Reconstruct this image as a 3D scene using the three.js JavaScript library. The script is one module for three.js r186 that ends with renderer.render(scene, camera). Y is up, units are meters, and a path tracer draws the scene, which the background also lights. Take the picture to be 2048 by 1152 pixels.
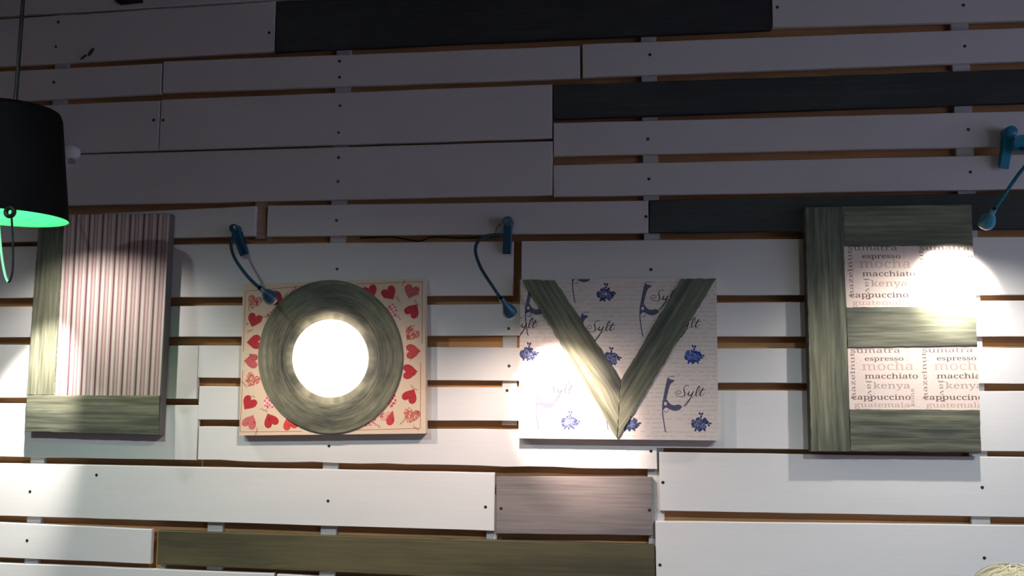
import * as THREE from 'three';
import { mergeGeometries } from 'three/addons/utils/BufferGeometryUtils.js';
import { RoundedBoxGeometry } from 'three/addons/geometries/RoundedBoxGeometry.js';
import { MarchingCubes } from 'three/addons/objects/MarchingCubes.js';
import { ImprovedNoise } from 'three/addons/math/ImprovedNoise.js';

// ---------------------------------------------------------------- camera, sky, exposure
const scene = new THREE.Scene();
const D2R = Math.PI / 180, FOCAL = 1600, EYE = new THREE.Vector3(0, 1.55, 1.65);
const camera = new THREE.PerspectiveCamera(2 * Math.atan(576 / FOCAL) / D2R, 2048 / 1152, 0.05, 40);
camera.position.copy(EYE);
camera.rotation.set(5.723 * D2R, 6.346 * D2R, 0.285 * D2R, 'YXZ');
camera.updateMatrixWorld(true);
scene.background = new THREE.Color(0.44, 0.475, 0.72);          // dusk outside the shop window
scene.backgroundIntensity = 2.35;
const renderer = new THREE.WebGLRenderer({ antialias: true });
renderer.toneMapping = THREE.LinearToneMapping;
renderer.toneMappingExposure = 1.0;
renderer.shadowMap.enabled = true;
const LAMP = {                                                  // clip lamps: inner beam, outer spill
  beam: 1.9, beamAngle: 22 * D2R, beamPenumbra: 0.95, spill: 0.62, spillAngle: 70 * D2R, spillPenumbra: 1,
  warm: new THREE.Color(1, 0.80, 0.70), neutral: new THREE.Color(1, 0.94, 0.88),
};
const COOL = new THREE.Color(0.80, 0.93, 1), COOL_POWER = 8.2;      // the two pendants over the tables
const GREEN = new THREE.Color(0.05, 1, 0.25), GREEN_POWER = 0.06;

// ---------------------------------------------------------------- helpers
let seed = 7;
const rnd = () => { seed = (seed * 1664525 + 1013904223) >>> 0; return seed / 4294967296; };
const rr = (a, b) => a + (b - a) * rnd();
const perlin = new ImprovedNoise();
const V3 = (x, y, z) => new THREE.Vector3(x, y, z);
// the place at distance z in front of the plank wall that the photograph shows at (x, y)
function at(x, y, z = 0) {
  const d = V3((x - 1024) / FOCAL, -(y - 576) / FOCAL, -1).applyQuaternion(camera.quaternion);
  return EYE.clone().addScaledVector(d, (z - EYE.z) / d.z);
}
const used = {};
function numbered(n) { const k = used[n] = (used[n] ?? -1) + 1; return k ? n + '_' + String(k).padStart(3, '0') : n; }
function mesh(name, geo, mat, parent = scene, label) {
  const m = new THREE.Mesh(Array.isArray(geo) ? mergeGeometries(geo.map((g) => (g.index ? g.toNonIndexed() : g))) : geo, mat);
  m.name = parent === scene ? numbered(name) : name;
  m.castShadow = m.receiveShadow = true;
  if (label) m.userData.label = label;
  parent.add(m);
  return m;
}
function thing(name, label, category, group) {
  const g = new THREE.Group(); g.name = numbered(name);
  g.userData = { label, category }; if (group) g.userData.group = group;
  scene.add(g);
  return g;
}
function struct(o) { o.userData.kind = 'structure'; return o; }
function numberParts(o) {                                       // alike parts of one thing: leg, leg_001 ...
  const n = {};
  for (const c of o.children) {
    if (!c.isMesh) continue;
    const k = n[c.name] = (n[c.name] ?? -1) + 1, b = c.name;
    if (k) c.name = b + '_' + String(k).padStart(3, '0');
  }
}
function uvShift(g, du, dv, s = 1) { const u = g.attributes.uv; for (let i = 0; i < u.count; i++) u.setXY(i, u.getX(i) * s + du, u.getY(i) * s + dv); return g; }
const tube = (pts, r, n = 40, sides = 10) => new THREE.TubeGeometry(new THREE.CatmullRomCurve3(pts), n, r, sides);
function slab(pts, z0, z1, bevel) {                             // a prism with chamfered edges over an outline in wall coordinates
  const s = new THREE.Shape(pts.map((p) => new THREE.Vector2(p.x, p.y)));
  const g = new THREE.ExtrudeGeometry(s, { depth: z1 - z0 - 2 * bevel, bevelEnabled: true, bevelThickness: bevel, bevelSize: bevel, bevelOffset: -bevel, bevelSegments: 1, steps: 1 });
  g.translate(0, 0, z0 + bevel);
  return g;
}
function along(from, to) { return new THREE.Quaternion().setFromUnitVectors(V3(0, 1, 0), to.clone().sub(from).normalize()); }
function rod(a, b, r0, r1 = r0, sides = 12) {
  const g = new THREE.CylinderGeometry(r1, r0, a.distanceTo(b), sides);
  g.applyQuaternion(along(a, b)); const m = a.clone().add(b).multiplyScalar(0.5); g.translate(m.x, m.y, m.z);
  return g;
}

// ---------------------------------------------------------------- materials
function dataTexture(w, h, f, srgb = true) {
  const d = new Uint8Array(w * h * 4);
  for (let y = 0; y < h; y++) for (let x = 0; x < w; x++) {
    const c = f(x / w, y / h), i = (y * w + x) * 4;
    for (let k = 0; k < 3; k++) d[i + k] = Math.max(0, Math.min(255, c[k] * 255));
    d[i + 3] = 255;
  }
  const t = new THREE.DataTexture(d, w, h);
  t.wrapS = t.wrapT = THREE.MirroredRepeatWrapping; t.magFilter = THREE.LinearFilter; t.minFilter = THREE.LinearFilter;
  if (srgb) t.colorSpace = THREE.SRGBColorSpace;
  t.needsUpdate = true;
  return t;
}
const fbm = (x, y, z, o = 4) => { let s = 0, a = 0.5; for (let i = 0; i < o; i++) { s += a * perlin.noise(x, y, z + i * 7.3); x *= 2.03; y *= 2.03; a *= 0.5; } return s; };
// wood: streaks along u; (base, streak contrast, blotches, knots), one texture spans 1 m x 0.5 m
function wood(base, streak, blotch, z, knots = [], fine = 1, size = 1024) {
  return dataTexture(size, size / 2, (u, v) => {
    let vv = v, kn = 0;
    for (const [ku, kv, r] of knots) {
      const dx = (u - ku) / (2.4 * r), dy = (v - kv) * 0.5 / r, q = dx * dx + dy * dy;
      vv += 0.05 * Math.exp(-q) * Math.sign(v - kv + 1e-6) * Math.min(1, Math.abs(v - kv) * 18);
      kn += Math.exp(-q * 5);
    }
    const a = fbm(u * 5, vv * 70 * fine, z, 4), b = fbm(u * 3, vv * 6, z + 20, 4), c = fbm(u * 14, vv * 160 * fine, z + 40, 2) + (size > 1024 ? 0.9 * fbm(u * 26, vv * 330, z + 60, 2) : 0);
    const k = 1 + streak * (a * 1.5 + c * 0.8) + blotch * b * 1.6 - kn * 0.45;
    return base.map((x, i) => x * k + (i === 0 ? 0.012 : i === 2 ? -0.012 : 0) * b * 4 * blotch);
  });
}
function std(o) { return new THREE.MeshStandardMaterial(o); }
function woodMat(tex, roughness, bump = 0.0006) {
  tex.repeat.set(1, 2);
  return std({ map: tex, roughness, bumpMap: tex, bumpScale: bump });
}
const M = {
  white: woodMat(wood([0.885, 0.872, 0.862], 0.010, 0.016, 1), 0.6, 0.0003),
  dark: woodMat(wood([0.155, 0.158, 0.168], 0.22, 0.20, 3, [[0.3, 0.4, 0.02]]), 0.85),
  olive: woodMat(wood([0.335, 0.31, 0.215], 0.18, 0.30, 5, [[0.28, 0.30, 0.018], [0.68, 0.55, 0.022]]), 0.6),
  grey: woodMat(wood([0.51, 0.47, 0.46], 0.16, 0.20, 8, [[0.45, 0.4, 0.02], [0.75, 0.7, 0.012]]), 0.6),
  letter: woodMat(wood([0.365, 0.368, 0.305], 0.42, 0.52, 11, [[0.4, 0.3, 0.02]], 0.8, 2048), 0.72, 0.0007),
  batten: woodMat(wood([0.80, 0.785, 0.77], 0.05, 0.05, 14), 0.65),
  bare: woodMat(wood([0.66, 0.55, 0.48], 0.12, 0.1, 23), 0.7),
  plaster: std({ color: new THREE.Color('#d6a06a'), roughness: 0.9 }),
  screw: std({ color: new THREE.Color('#4a4542'), roughness: 0.45, metalness: 0.8 }),
  hole: std({ color: new THREE.Color('#2a211b'), roughness: 0.9 }),
  blue: new THREE.MeshPhysicalMaterial({ color: new THREE.Color('#0a86a8'), roughness: 0.38, clearcoat: 0.35, clearcoatRoughness: 0.25 }),
  navy: new THREE.MeshPhysicalMaterial({ color: new THREE.Color('#0a4560'), roughness: 0.35, clearcoat: 0.3, clearcoatRoughness: 0.25 }),
  navyNeck: std({ color: new THREE.Color('#0a3348'), roughness: 0.4, metalness: 0.2 }),
  blueNeck: std({ color: new THREE.Color('#0a6078'), roughness: 0.42, metalness: 0.25 }),
  whitePlastic: std({ color: new THREE.Color('#eceef2'), roughness: 0.4 }),
  steel: std({ color: new THREE.Color('#b9bcc0'), roughness: 0.3, metalness: 1 }),
  black: std({ color: new THREE.Color('#0b0b0c'), roughness: 0.55 }),
  shade: new THREE.MeshPhysicalMaterial({ color: new THREE.Color('#070708'), roughness: 0.85, specularIntensity: 0.25 }),
  shadeIn: std({ color: new THREE.Color('#d8dcd6'), roughness: 0.5, side: THREE.DoubleSide }),
  lens: std({ color: new THREE.Color('#fff6e6'), roughness: 0.3, emissive: new THREE.Color(1, 0.93, 0.8), emissiveIntensity: 2.2 }),
  greenGlow: std({ color: new THREE.Color('#bfffd0'), emissive: GREEN.clone(), emissiveIntensity: 2.5, roughness: 0.4 }),
  coolGlow: std({ color: new THREE.Color('#ffffff'), emissive: COOL.clone(), emissiveIntensity: 3, roughness: 0.4 }),
  side: std({ color: new THREE.Color('#6f6a64'), roughness: 0.8 }),
  sideDark: std({ color: new THREE.Color('#4b4c47'), roughness: 0.8 }),
  sideCream: std({ color: new THREE.Color('#d9c6ae'), roughness: 0.75 }),
  room: std({ color: new THREE.Color('#6f6259'), roughness: 0.9 }),
  ceiling: std({ color: new THREE.Color('#8b857e'), roughness: 0.9 }),
  floor: woodMat(wood([0.36, 0.25, 0.17], 0.25, 0.2, 17), 0.5),
};
M.plaster.map = dataTexture(256, 256, (u, v) => { const k = 0.9 + 0.35 * fbm(u * 9, v * 9, 3, 4); return [k, k, k]; });
M.plaster.map.repeat.set(1.5, 1.5);

// ---------------------------------------------------------------- the room
const X0 = -3.2, X1 = 2.7, Z0 = -0.023, Z1 = 5.2, TOP = 3.3;
const box = (x0, x1, y0, y1, z0, z1) => { const g = new THREE.BoxGeometry(x1 - x0, y1 - y0, z1 - z0); g.translate((x0 + x1) / 2, (y0 + y1) / 2, (z0 + z1) / 2); return g; };
struct(mesh('floor', box(X0 - 0.15, X1 + 0.15, -0.12, 0, Z0 - 0.15, Z1 + 0.15), M.floor));
struct(mesh('ceiling', box(X0 - 0.15, X1 + 0.15, TOP, TOP + 0.12, Z0 - 0.15, Z1 + 0.15), M.ceiling));
struct(mesh('wall_left', box(X0 - 0.15, X0, 0, TOP, Z0, Z1), M.room));
struct(mesh('wall_front', box(X0 - 0.15, X1 + 0.15, 0, TOP, Z1, Z1 + 0.15), M.room));
const WY0 = 0.55, WY1 = 2.35, WZ0 = 0.45, WZ1 = 3.0;            // shop window in the right wall
struct(mesh('wall_right', [box(X1, X1 + 0.15, 0, WY0, Z0, Z1), box(X1, X1 + 0.15, WY1, TOP, Z0, Z1), box(X1, X1 + 0.15, WY0, WY1, Z0, WZ0), box(X1, X1 + 0.15, WY0, WY1, WZ1, Z1)], M.room));
{
  const w = new THREE.Group(); w.name = 'window_1'; struct(w); scene.add(w);
  mesh('window_frame', [box(X1 + 0.04, X1 + 0.10, WY0, WY0 + 0.06, WZ0, WZ1), box(X1 + 0.04, X1 + 0.10, WY1 - 0.06, WY1, WZ0, WZ1), box(X1 + 0.04, X1 + 0.10, WY0 + 0.06, WY1 - 0.06, WZ0, WZ0 + 0.06),
    box(X1 + 0.04, X1 + 0.10, WY0 + 0.06, WY1 - 0.06, WZ1 - 0.06, WZ1), box(X1 + 0.04, X1 + 0.10, WY0 + 0.06, WY1 - 0.06, 1.7, 1.75)], M.whitePlastic, w);
  const glass = new THREE.MeshPhysicalMaterial({ color: 0xffffff, transmission: 1, roughness: 0, thickness: 0, ior: 1.45 });
  mesh('pane', box(X1 + 0.068, X1 + 0.072, WY0 + 0.06, WY1 - 0.06, WZ0 + 0.06, 1.7), glass, w);
  mesh('pane_001', box(X1 + 0.068, X1 + 0.072, WY0 + 0.06, WY1 - 0.06, 1.75, WZ1 - 0.06), glass, w);
}

// ---------------------------------------------------------------- the plank wall
const wall = new THREE.Group(); wall.name = 'wall_back'; struct(wall); scene.add(wall);
mesh('wall_surface', box(X0 - 0.15, X1 + 0.15, 0, TOP, Z0 - 0.15, Z0), M.plaster, wall, 'ochre brown wall surface showing in the gaps between planks');
const XL = -2.3, XR = 1.95;
// upper edge (two points), lower edge (two points), left end, right end (null: runs out of the picture), material
const PLANKS = [
  [0, -95, 540, -128, 0, 32, 540, 0.5, null, null, 'white'],
  [0, 38, 549, 2, 0, 132, 549, 101.5, null, 549.5, 'white'],
  [551, 3, 1541, -56, 551, 103, 1541, 59, 551.5, 1541, 'dark'],
  [1544, -52, 2048, -66, 1543, 54, 2048, 40, 1544, null, 'white'],
  [41, 141, 321, 126.5, 41, 201, 321, 187, null, 321.5, 'white'],
  [326, 122.5, 1157, 91.6, 326, 184.6, 1157, 155.5, 325.5, 1160, 'white'],
  [1165, 88, 2048, 55, 1165, 154, 2048, 121, 1165, null, 'white'],
  [120, 209, 318, 201, 161, 305.5, 317, 300.5, null, 317.5, 'white'],
  [322, 199, 1103, 168.6, 318, 300, 1103, 276, 319.5, 1104, 'white'],
  [1106, 169, 2048, 138, 1106, 238, 2048, 205, 1106.5, null, 'dark'],
  [161, 309, 1103, 282, 144, 410.5, 1104, 389.8, null, 1104.5, 'white'],
  [1107, 246, 2048, 222, 1107, 312, 2048, 291, 1107, null, 'white'],
  [1107, 330, 2048, 309, 1107, 393, 2048, 378, 1107, null, 'white'],
  [345, 420, 510, 412, 345, 476, 510, 472, null, 510, 'white'],
  [535, 411, 1296, 401, 535, 472.5, 1296, 465.5, 534, 1296.5, 'white'],
  [1299, 400, 2048, 385, 1299, 465.5, 2048, 458, 1298.5, null, 'dark'],
  [345, 489.5, 1024, 482.6, 338, 594.5, 1024, 591, null, 1026, 'white'],
  [1042, 482.4, 2048, 474, 1042, 591, 2048, 589.5, 1042.5, null, 'white'],
  [0, 614, 1036, 608, 0, 675, 1036, 671.3, null, 1240, 'white'],
  [1240, 607, 2048, 601.5, 1240, 673, 2048, 673, 1243, null, 'white'],
  [0, 689.5, 393, 691, 0, 795.5, 393, 798, null, 394.5, 'white'],
  [397, 690.7, 1437, 698, 397, 755.5, 1437, 766, 396.5, 1240, 'white'],
  [1240, 697.5, 2048, 695.5, 1240, 765, 2048, 768, 1243, null, 'white'],
  [397, 773, 1035, 775, 397, 839.5, 1035, 842, 396.5, 1270, 'white'],
  [1437, 781, 2048, 782.5, 1348, 896.5, 2048, 903, 1275, null, 'white'],
  [0, 806.5, 393, 810.5, 0, 913.6, 394, 920.5, null, 394, 'white'],
  [397, 854.5, 1313, 862, 397, 921.5, 1313, 938, 396.5, 1314, 'white'],
  [0, 926.6, 988, 946, 0, 1031.6, 988, 1062, null, 988.5, 'white'],
  [992, 953, 1305, 954.5, 992, 1067.5, 1305, 1071.5, 992, 1305, 'grey'],
  [1318, 904.5, 2048, 915, 1320, 1022, 2048, 1035, 1319, null, 'white'],
  [1311, 1043, 2048, 1051, 1311, 1158, 2048, 1170, 1312, null, 'white'],
  [0, 1045, 303, 1059.6, 0, 1115.4, 301, 1128, null, 302, 'white'],
  [314, 1061.7, 1309, 1090, 316, 1129, 1309, 1172, 315, 1310, 'olive'],
  [0, 1126.6, 544, 1148, 0, 1235, 544, 1255, null, 545, 'white'],
  [552, 1149, 1309, 1190, 552, 1258, 1309, 1290, 551, 1309, 'white'],
  [1311, 1183, 2048, 1196, 1311, 1290, 2048, 1304, 1313, null, 'white'],
  [0, -250, 2048, -330, 0, -145, 2048, -225, null, null, 'white'],
];
const SCREWS = [[538, 65], [679, 122], [679, 154], [680, 211], [677, 265], [677, 315], [676, 363], [307, 240], [326, 240], [116, 44], [111, 93], [107, 164], [1300, 109], [1296, 278], [1298, 358],
  [1555, 14], [1927, 10], [1930, 92], [1937, 259], [1941, 344], [673, 441], [674, 538], [1292, 433], [1302, 539], [1044, 530], [1017, 657], [1018, 732], [193, 950], [60, 983], [656, 1002], [658, 892],
  [54, 1081], [1014, 781], [971, 1014], [1002, 1017], [1326, 965], [1320, 1130], [1302, 902], [1299, 1020], [1965, 975], [1969, 1116], [1311, 974]];
const screwGeo = (() => {
  const head = new THREE.LatheGeometry([[0, 0.0007], [0.0016, 0.0009], [0.0026, 0.0008], [0.0032, 0.0002], [0.0033, -0.0015], [0, -0.0015]].map((p) => new THREE.Vector2(...p)).reverse(), 14);
  head.rotateX(Math.PI / 2);
  return head;
})();
const LINE = (x0, y0, x1, y1) => { const a = at(x0, y0), b = at(x1, y1), m = (b.y - a.y) / (b.x - a.x); return (x) => a.y + (x - a.x) * m; };
const planks = [];
PLANKS.forEach(([a, b, c, d, e, f, g, h, l, r, kind], i) => {
  const top = LINE(a, b, c, d), bot = LINE(e, f, g, h), mid = (b + f) / 2, mid2 = (d + h) / 2;
  const xl = l === null ? XL + rr(-0.03, 0.03) : at(l, mid).x, xr = r === null ? XR + rr(-0.03, 0.03) : at(r, mid2).x;
  const n = Math.max(3, Math.round((xr - xl) / 0.05)), pts = [], rough = i === 26 ? 0.0028 : 0.0007;
  const wob = (x, s) => rough * perlin.noise(x * 11, i * 3.1 + s, 0.5) + rough * 0.5 * perlin.noise(x * 37, i * 1.7 + s, 2.5);
  for (let k = 0; k <= n; k++) { const x = xl + (xr - xl) * k / n; pts.push(V3(x, bot(x) + wob(x, 0), 0)); }
  const skew = rr(-0.0008, 0.0008);
  for (let k = n; k >= 0; k--) { const x = xl + (xr - xl) * k / n; pts.push(V3(x + (k === n || k === 0 ? skew : 0), top(x) + wob(x, 9), 0)); }
  const z1 = rr(-0.0012, 0);
  const geo = uvShift(slab(pts, -0.012, z1, 0.0009), rr(0, 4), rr(0, 4));
  const label = { dark: 'charcoal grey painted plank', olive: 'olive brown stained plank', grey: 'grey weathered plank with knots' }[kind];
  const m = mesh('plank', geo, M[kind], wall, label);
  planks.push({ m, xl, xr, top, bot, z1 });
});
for (let k = 0, y = at(2048, 1304).y - 0.035; k < 8; k++, y -= 0.114) {             // rows that go on below the picture, down to the floor
  const top = y, bot = y - 0.1, cut = [0.3, -0.55, 0.75, -0.1, 0.5, -0.8, 0.15, 0.9, -0.35][k];
  for (const [a, b] of [[XL, cut - 0.001], [cut + 0.001, XR]]) planks.push({ m: mesh('plank', uvShift(slab([V3(a, bot), V3(b, bot), V3(b, top), V3(a, top)], -0.012, 0, 0.0009), rr(0, 4), rr(0, 4)), M.white, wall), xl: a, xr: b, top: () => top, bot: () => bot, z1: 0 });
}
for (const [x, y] of SCREWS) {
  const p = at(x, y), k = planks.find((q) => p.x > q.xl + 0.003 && p.x < q.xr - 0.003 && p.y < q.top(p.x) - 0.003 && p.y > q.bot(p.x) + 0.003);
  if (!k) continue;
  const s = mesh('screw', screwGeo, M.screw, k.m); s.position.set(p.x, p.y, k.z1);
}
for (const k of planks) numberParts(k.m);
// battens behind the planks: centre line (two points), width in picture pixels
for (const [x0, y0, x1, y1, w, extend, bare] of [[122, 130, 62, 1123, 31, 1], [687, 98, 654, 1137, 32, 1], [430.5, 1000, 428, 1140, 32, 0], [1297, 76, 1313, 1040, 31, 1], [1919, 50, 1962, 1043, 33, 1],
  [1020, 662, 1018.5, 850, 30, 0], [521.5, 398, 520, 478, 25, 0, 1], [984, 990, 983, 1090, 21, 0], [325, 1085, 325, 1160, 9, 0]]) {
  const a = at(x0, y0, -0.012), b = at(x1, y1, -0.012), hw = w / FOCAL * 1.67 / 2, q = (y) => a.x + (b.x - a.x) * (y - a.y) / (b.y - a.y);
  const yt = extend ? 2.55 : a.y, yb = extend ? 0.01 : b.y;
  mesh('batten', uvShift(slab([V3(q(yb) - hw, yb), V3(q(yb) + hw, yb), V3(q(yt) + hw, yt), V3(q(yt) - hw, yt)], Z0, -0.0121, 0.001), rr(0, 3), rr(0, 3)), bare ? M.bare : M.batten, wall, w < 10 ? 'thin pale spacer stick' : bare ? 'bare brownish wooden block' : undefined);
}
numberParts(wall);

// ---------------------------------------------------------------- printed papers
function canvasTexture(w, h, draw) {
  const c = document.createElement('canvas'); c.width = w; c.height = h;
  draw(c.getContext('2d'));
  const t = new THREE.CanvasTexture(c); t.colorSpace = THREE.SRGBColorSpace; t.magFilter = THREE.LinearFilter; t.anisotropy = 8;
  return t;
}
const inPx = (ctx, s, x0, y0) => { ctx.scale(s, s); ctx.translate(-x0, -y0); };
function speckle(ctx, x, y, w, h, n, col, r) { ctx.fillStyle = col; for (let i = 0; i < n; i++) { ctx.beginPath(); ctx.arc(x + rnd() * w, y + rnd() * h, rr(r * 0.4, r), 0, 7); ctx.fill(); } }

const stripeTex = canvasTexture(1024, 1760, (c) => {
  c.fillStyle = '#c1ada5'; c.fillRect(0, 0, 1024, 1760);
  const P = 1024 / 7.9;
  for (let k = -1; k < 9; k++) {
    const x = k * P;
    const bar = (o, w, col) => { c.fillStyle = col; c.fillRect(x + o * P, 0, w * P, 1760); };
    bar(0.02, 0.12, '#6d444b'); bar(0.155, 0.025, '#93787a'); bar(0.20, 0.17, '#cbc1b8'); bar(0.385, 0.022, '#8f7175'); bar(0.43, 0.055, '#8a666b'); bar(0.50, 0.02, '#a88f8f');
    bar(0.53, 0.13, '#c4a49f'); bar(0.675, 0.03, '#7f5e64'); bar(0.72, 0.02, '#9a8082'); bar(0.76, 0.15, '#cdc4bb'); bar(0.925, 0.02, '#9c8385'); bar(0.955, 0.03, '#b5a09d');
  }
  c.globalAlpha = 0.10;
  for (let i = 0; i < 5000; i++) { c.fillStyle = rnd() < 0.5 ? '#fff' : '#402a2a'; c.fillRect(rnd() * 1024, rnd() * 1760, 2, rr(4, 30)); }
});

function heart(c, x, y, r, rot, fill, kind) {
  c.save(); c.translate(x, y); c.rotate(rot); c.scale(r, r);
  c.beginPath(); c.moveTo(0, 1.05); c.bezierCurveTo(-0.45, 0.55, -1.05, 0.2, -0.98, -0.38); c.bezierCurveTo(-0.92, -0.95, -0.2, -1.0, 0, -0.42); c.bezierCurveTo(0.2, -1.0, 0.92, -0.95, 0.98, -0.38); c.bezierCurveTo(1.05, 0.2, 0.45, 0.55, 0, 1.05); c.closePath();
  c.fillStyle = fill; c.fill(); c.save(); c.clip();
  if (kind === 'plaid') { c.lineWidth = 0.2; c.strokeStyle = 'rgba(250,225,215,0.65)'; for (let k = -2; k <= 2; k++) { c.beginPath(); c.moveTo(k * 0.45, -1.2); c.lineTo(k * 0.45, 1.2); c.moveTo(-1.2, k * 0.45); c.lineTo(1.2, k * 0.45); c.stroke(); } }
  if (kind === 'lace') { c.fillStyle = 'rgba(235,190,170,0.9)'; for (let k = 0; k < 42; k++) { c.beginPath(); c.ellipse(rr(-1, 1), rr(-0.9, 1), rr(0.07, 0.17), rr(0.05, 0.1), rnd() * 3, 0, 7); c.fill(); } }
  if (kind === 'check') { c.lineWidth = 0.05; c.strokeStyle = 'rgba(120,20,25,0.5)'; for (let k = -4; k <= 4; k++) { c.beginPath(); c.moveTo(k * 0.25, -1.2); c.lineTo(k * 0.25, 1.2); c.moveTo(-1.2, k * 0.25); c.lineTo(1.2, k * 0.25); c.stroke(); } }
  if (kind === 'half') { c.fillStyle = 'rgba(238,214,190,0.85)'; c.fillRect(0.05, -1.2, 0.75, 2.4); c.strokeStyle = 'rgba(170,50,45,0.7)'; c.lineWidth = 0.06; for (let k = -3; k < 6; k++) { c.beginPath(); c.moveTo(0.05, k * 0.25); c.lineTo(0.8, k * 0.25 - 0.4); c.stroke(); } }
  c.fillStyle = 'rgba(90,10,15,0.16)'; for (let k = 0; k < 26; k++) { c.beginPath(); c.arc(rr(-1, 1), rr(-1, 1), rr(0.03, 0.16), 0, 7); c.fill(); }
  c.restore(); c.lineWidth = 0.07; c.strokeStyle = 'rgba(110,20,20,0.75)'; c.stroke(); c.restore();
}
function sprig(c, x, y, n) {
  c.strokeStyle = 'rgba(120,40,35,0.75)'; c.lineWidth = 0.7;
  const a = rnd() * 6; let px = x, py = y;
  for (let k = 0; k < n; k++) { const b = a + rr(-0.5, 0.5), l = rr(3, 5), nx = px + Math.cos(b) * l, ny = py + Math.sin(b) * l; c.beginPath(); c.moveTo(px, py); c.lineTo(nx, ny); c.moveTo(nx, ny); c.lineTo(nx + Math.cos(b + 1) * 3, ny + Math.sin(b + 1) * 3); c.moveTo(nx, ny); c.lineTo(nx + Math.cos(b - 1) * 3, ny + Math.sin(b - 1) * 3); c.stroke(); px = nx; py = ny; }
}
const heartTex = canvasTexture(1490, 1256, (c) => {
  c.fillStyle = '#dec5aa'; c.fillRect(0, 0, 1490, 1256);
  inPx(c, 4, 479, 557);
  speckle(c, 479, 557, 372, 314, 500, 'rgba(190,150,120,0.12)', 2.5);
  const R = '#b4262c', DR = '#9c2228', PK = '#cf6668', LC = '#bf6a58', PL = '#cf6a6c';
  const deg = D2R, q = (x, y) => [460 + x / 3.29, 540 + y / 3.29];
  for (const [x, y, rot, f, kind, s = 1] of [[145, 182, 15, LC, 'lace'], [297, 166, -60, DR, ''], [425, 140, 40, PL, 'plaid'], [148, 306, 20, R, ''], [150, 458, 88, R, ''], [134, 588, 92, PK, 'check'], [142, 716, 30, LC, 'lace'],
    [124, 872, 35, R, ''], [132, 1000, 205, PK, ''], [272, 992, 155, R, ''], [402, 1012, 165, '#d2453f', ''], [272, 290, 50, PL, 'plaid'], [262, 872, 40, PL, 'plaid'], [925, 135, -20, R, ''], [1052, 148, -30, R, ''],
    [1198, 140, 20, PK, 'check'], [1206, 272, 215, R, ''], [1064, 272, -30, PL, 'plaid'], [1200, 428, 38, LC, 'lace'], [1206, 545, -92, '#cf4a4c', 'check'], [1186, 680, -90, R, ''], [1190, 842, 210, R, ''], [1060, 858, 215, '#d24a4c', 'plaid'],
    [1048, 980, 215, '#c43a38', 'half'], [1196, 970, 20, LC, 'lace', 1.1], [915, 1000, 40, PL, 'plaid']]) heart(c, ...q(x, y), 15.2 * s, rot * deg, f, kind);
  for (const [x, y] of [[140, 370], [110, 540], [110, 770], [165, 835], [195, 915], [240, 285], [375, 120], [1125, 215], [1135, 330], [1225, 365], [1190, 610], [1190, 765], [1100, 880], [950, 1010], [1120, 1030], [1210, 1030], [185, 1030], [105, 250], [1130, 105], [1215, 195]]) sprig(c, ...q(x, y), 4);
  c.strokeStyle = 'rgba(130,50,40,0.75)'; c.lineWidth = 1;
  const L = (...p) => { c.beginPath(); p.forEach(([x, y], i) => (i ? c.lineTo(...q(x, y)) : c.moveTo(...q(x, y)))); c.stroke(); };
  L([82, 110], [76, 520]); L([76, 650], [68, 1065], [480, 1066]); L([835, 1062], [1255, 1055], [1258, 620]); L([1268, 495], [1270, 76], [835, 80]); L([82, 106], [500, 82]);
});

// a script capital and three letters, drawn as pen strokes with swelling
function sylt(c, x, y, s, col) {
  c.save(); c.translate(x, y); c.scale(s, s); c.strokeStyle = col; c.lineCap = 'round';
  const st = (w, ...p) => { c.lineWidth = w * 1.45; c.beginPath(); c.moveTo(p[0], p[1]); for (let i = 2; i < p.length; i += 6) c.bezierCurveTo(p[i], p[i + 1], p[i + 2], p[i + 3], p[i + 4], p[i + 5]); c.stroke(); };
  st(2.6, 92, -42, 74, -58, 52, -30, 62, -8, 70, 12, 66, 26, 46, 26); st(4.6, 60, -22, 64, -2, 72, 8, 62, 20); st(2.2, 46, 26, 8, 28, -4, 2, 18, -10, 34, -18, 52, -4, 36, 8, 24, 14, 14, 6, 22, 0);
  st(2.2, 76, 18, 84, 10, 90, 0, 94, -6); st(4.4, 94, -6, 84, 14, 90, 24, 104, 14); st(2.4, 104, 14, 114, 4, 118, -4, 120, -8); st(4.2, 120, -8, 108, 24, 90, 62, 66, 84); st(1.8, 66, 84, 50, 96, 62, 62, 126, 18);
  st(2, 126, 18, 146, 2, 168, -34, 160, -42); st(4.4, 160, -42, 148, -40, 130, 8, 138, 20); st(2, 138, 20, 146, 24, 156, 8, 164, -4);
  st(4.4, 182, -30, 170, -8, 154, 18, 166, 20); st(2, 166, 20, 176, 18, 184, 8, 190, 0); st(2.4, 156, -12, 166, -14, 178, -16, 196, -18);
  c.restore();
}
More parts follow.
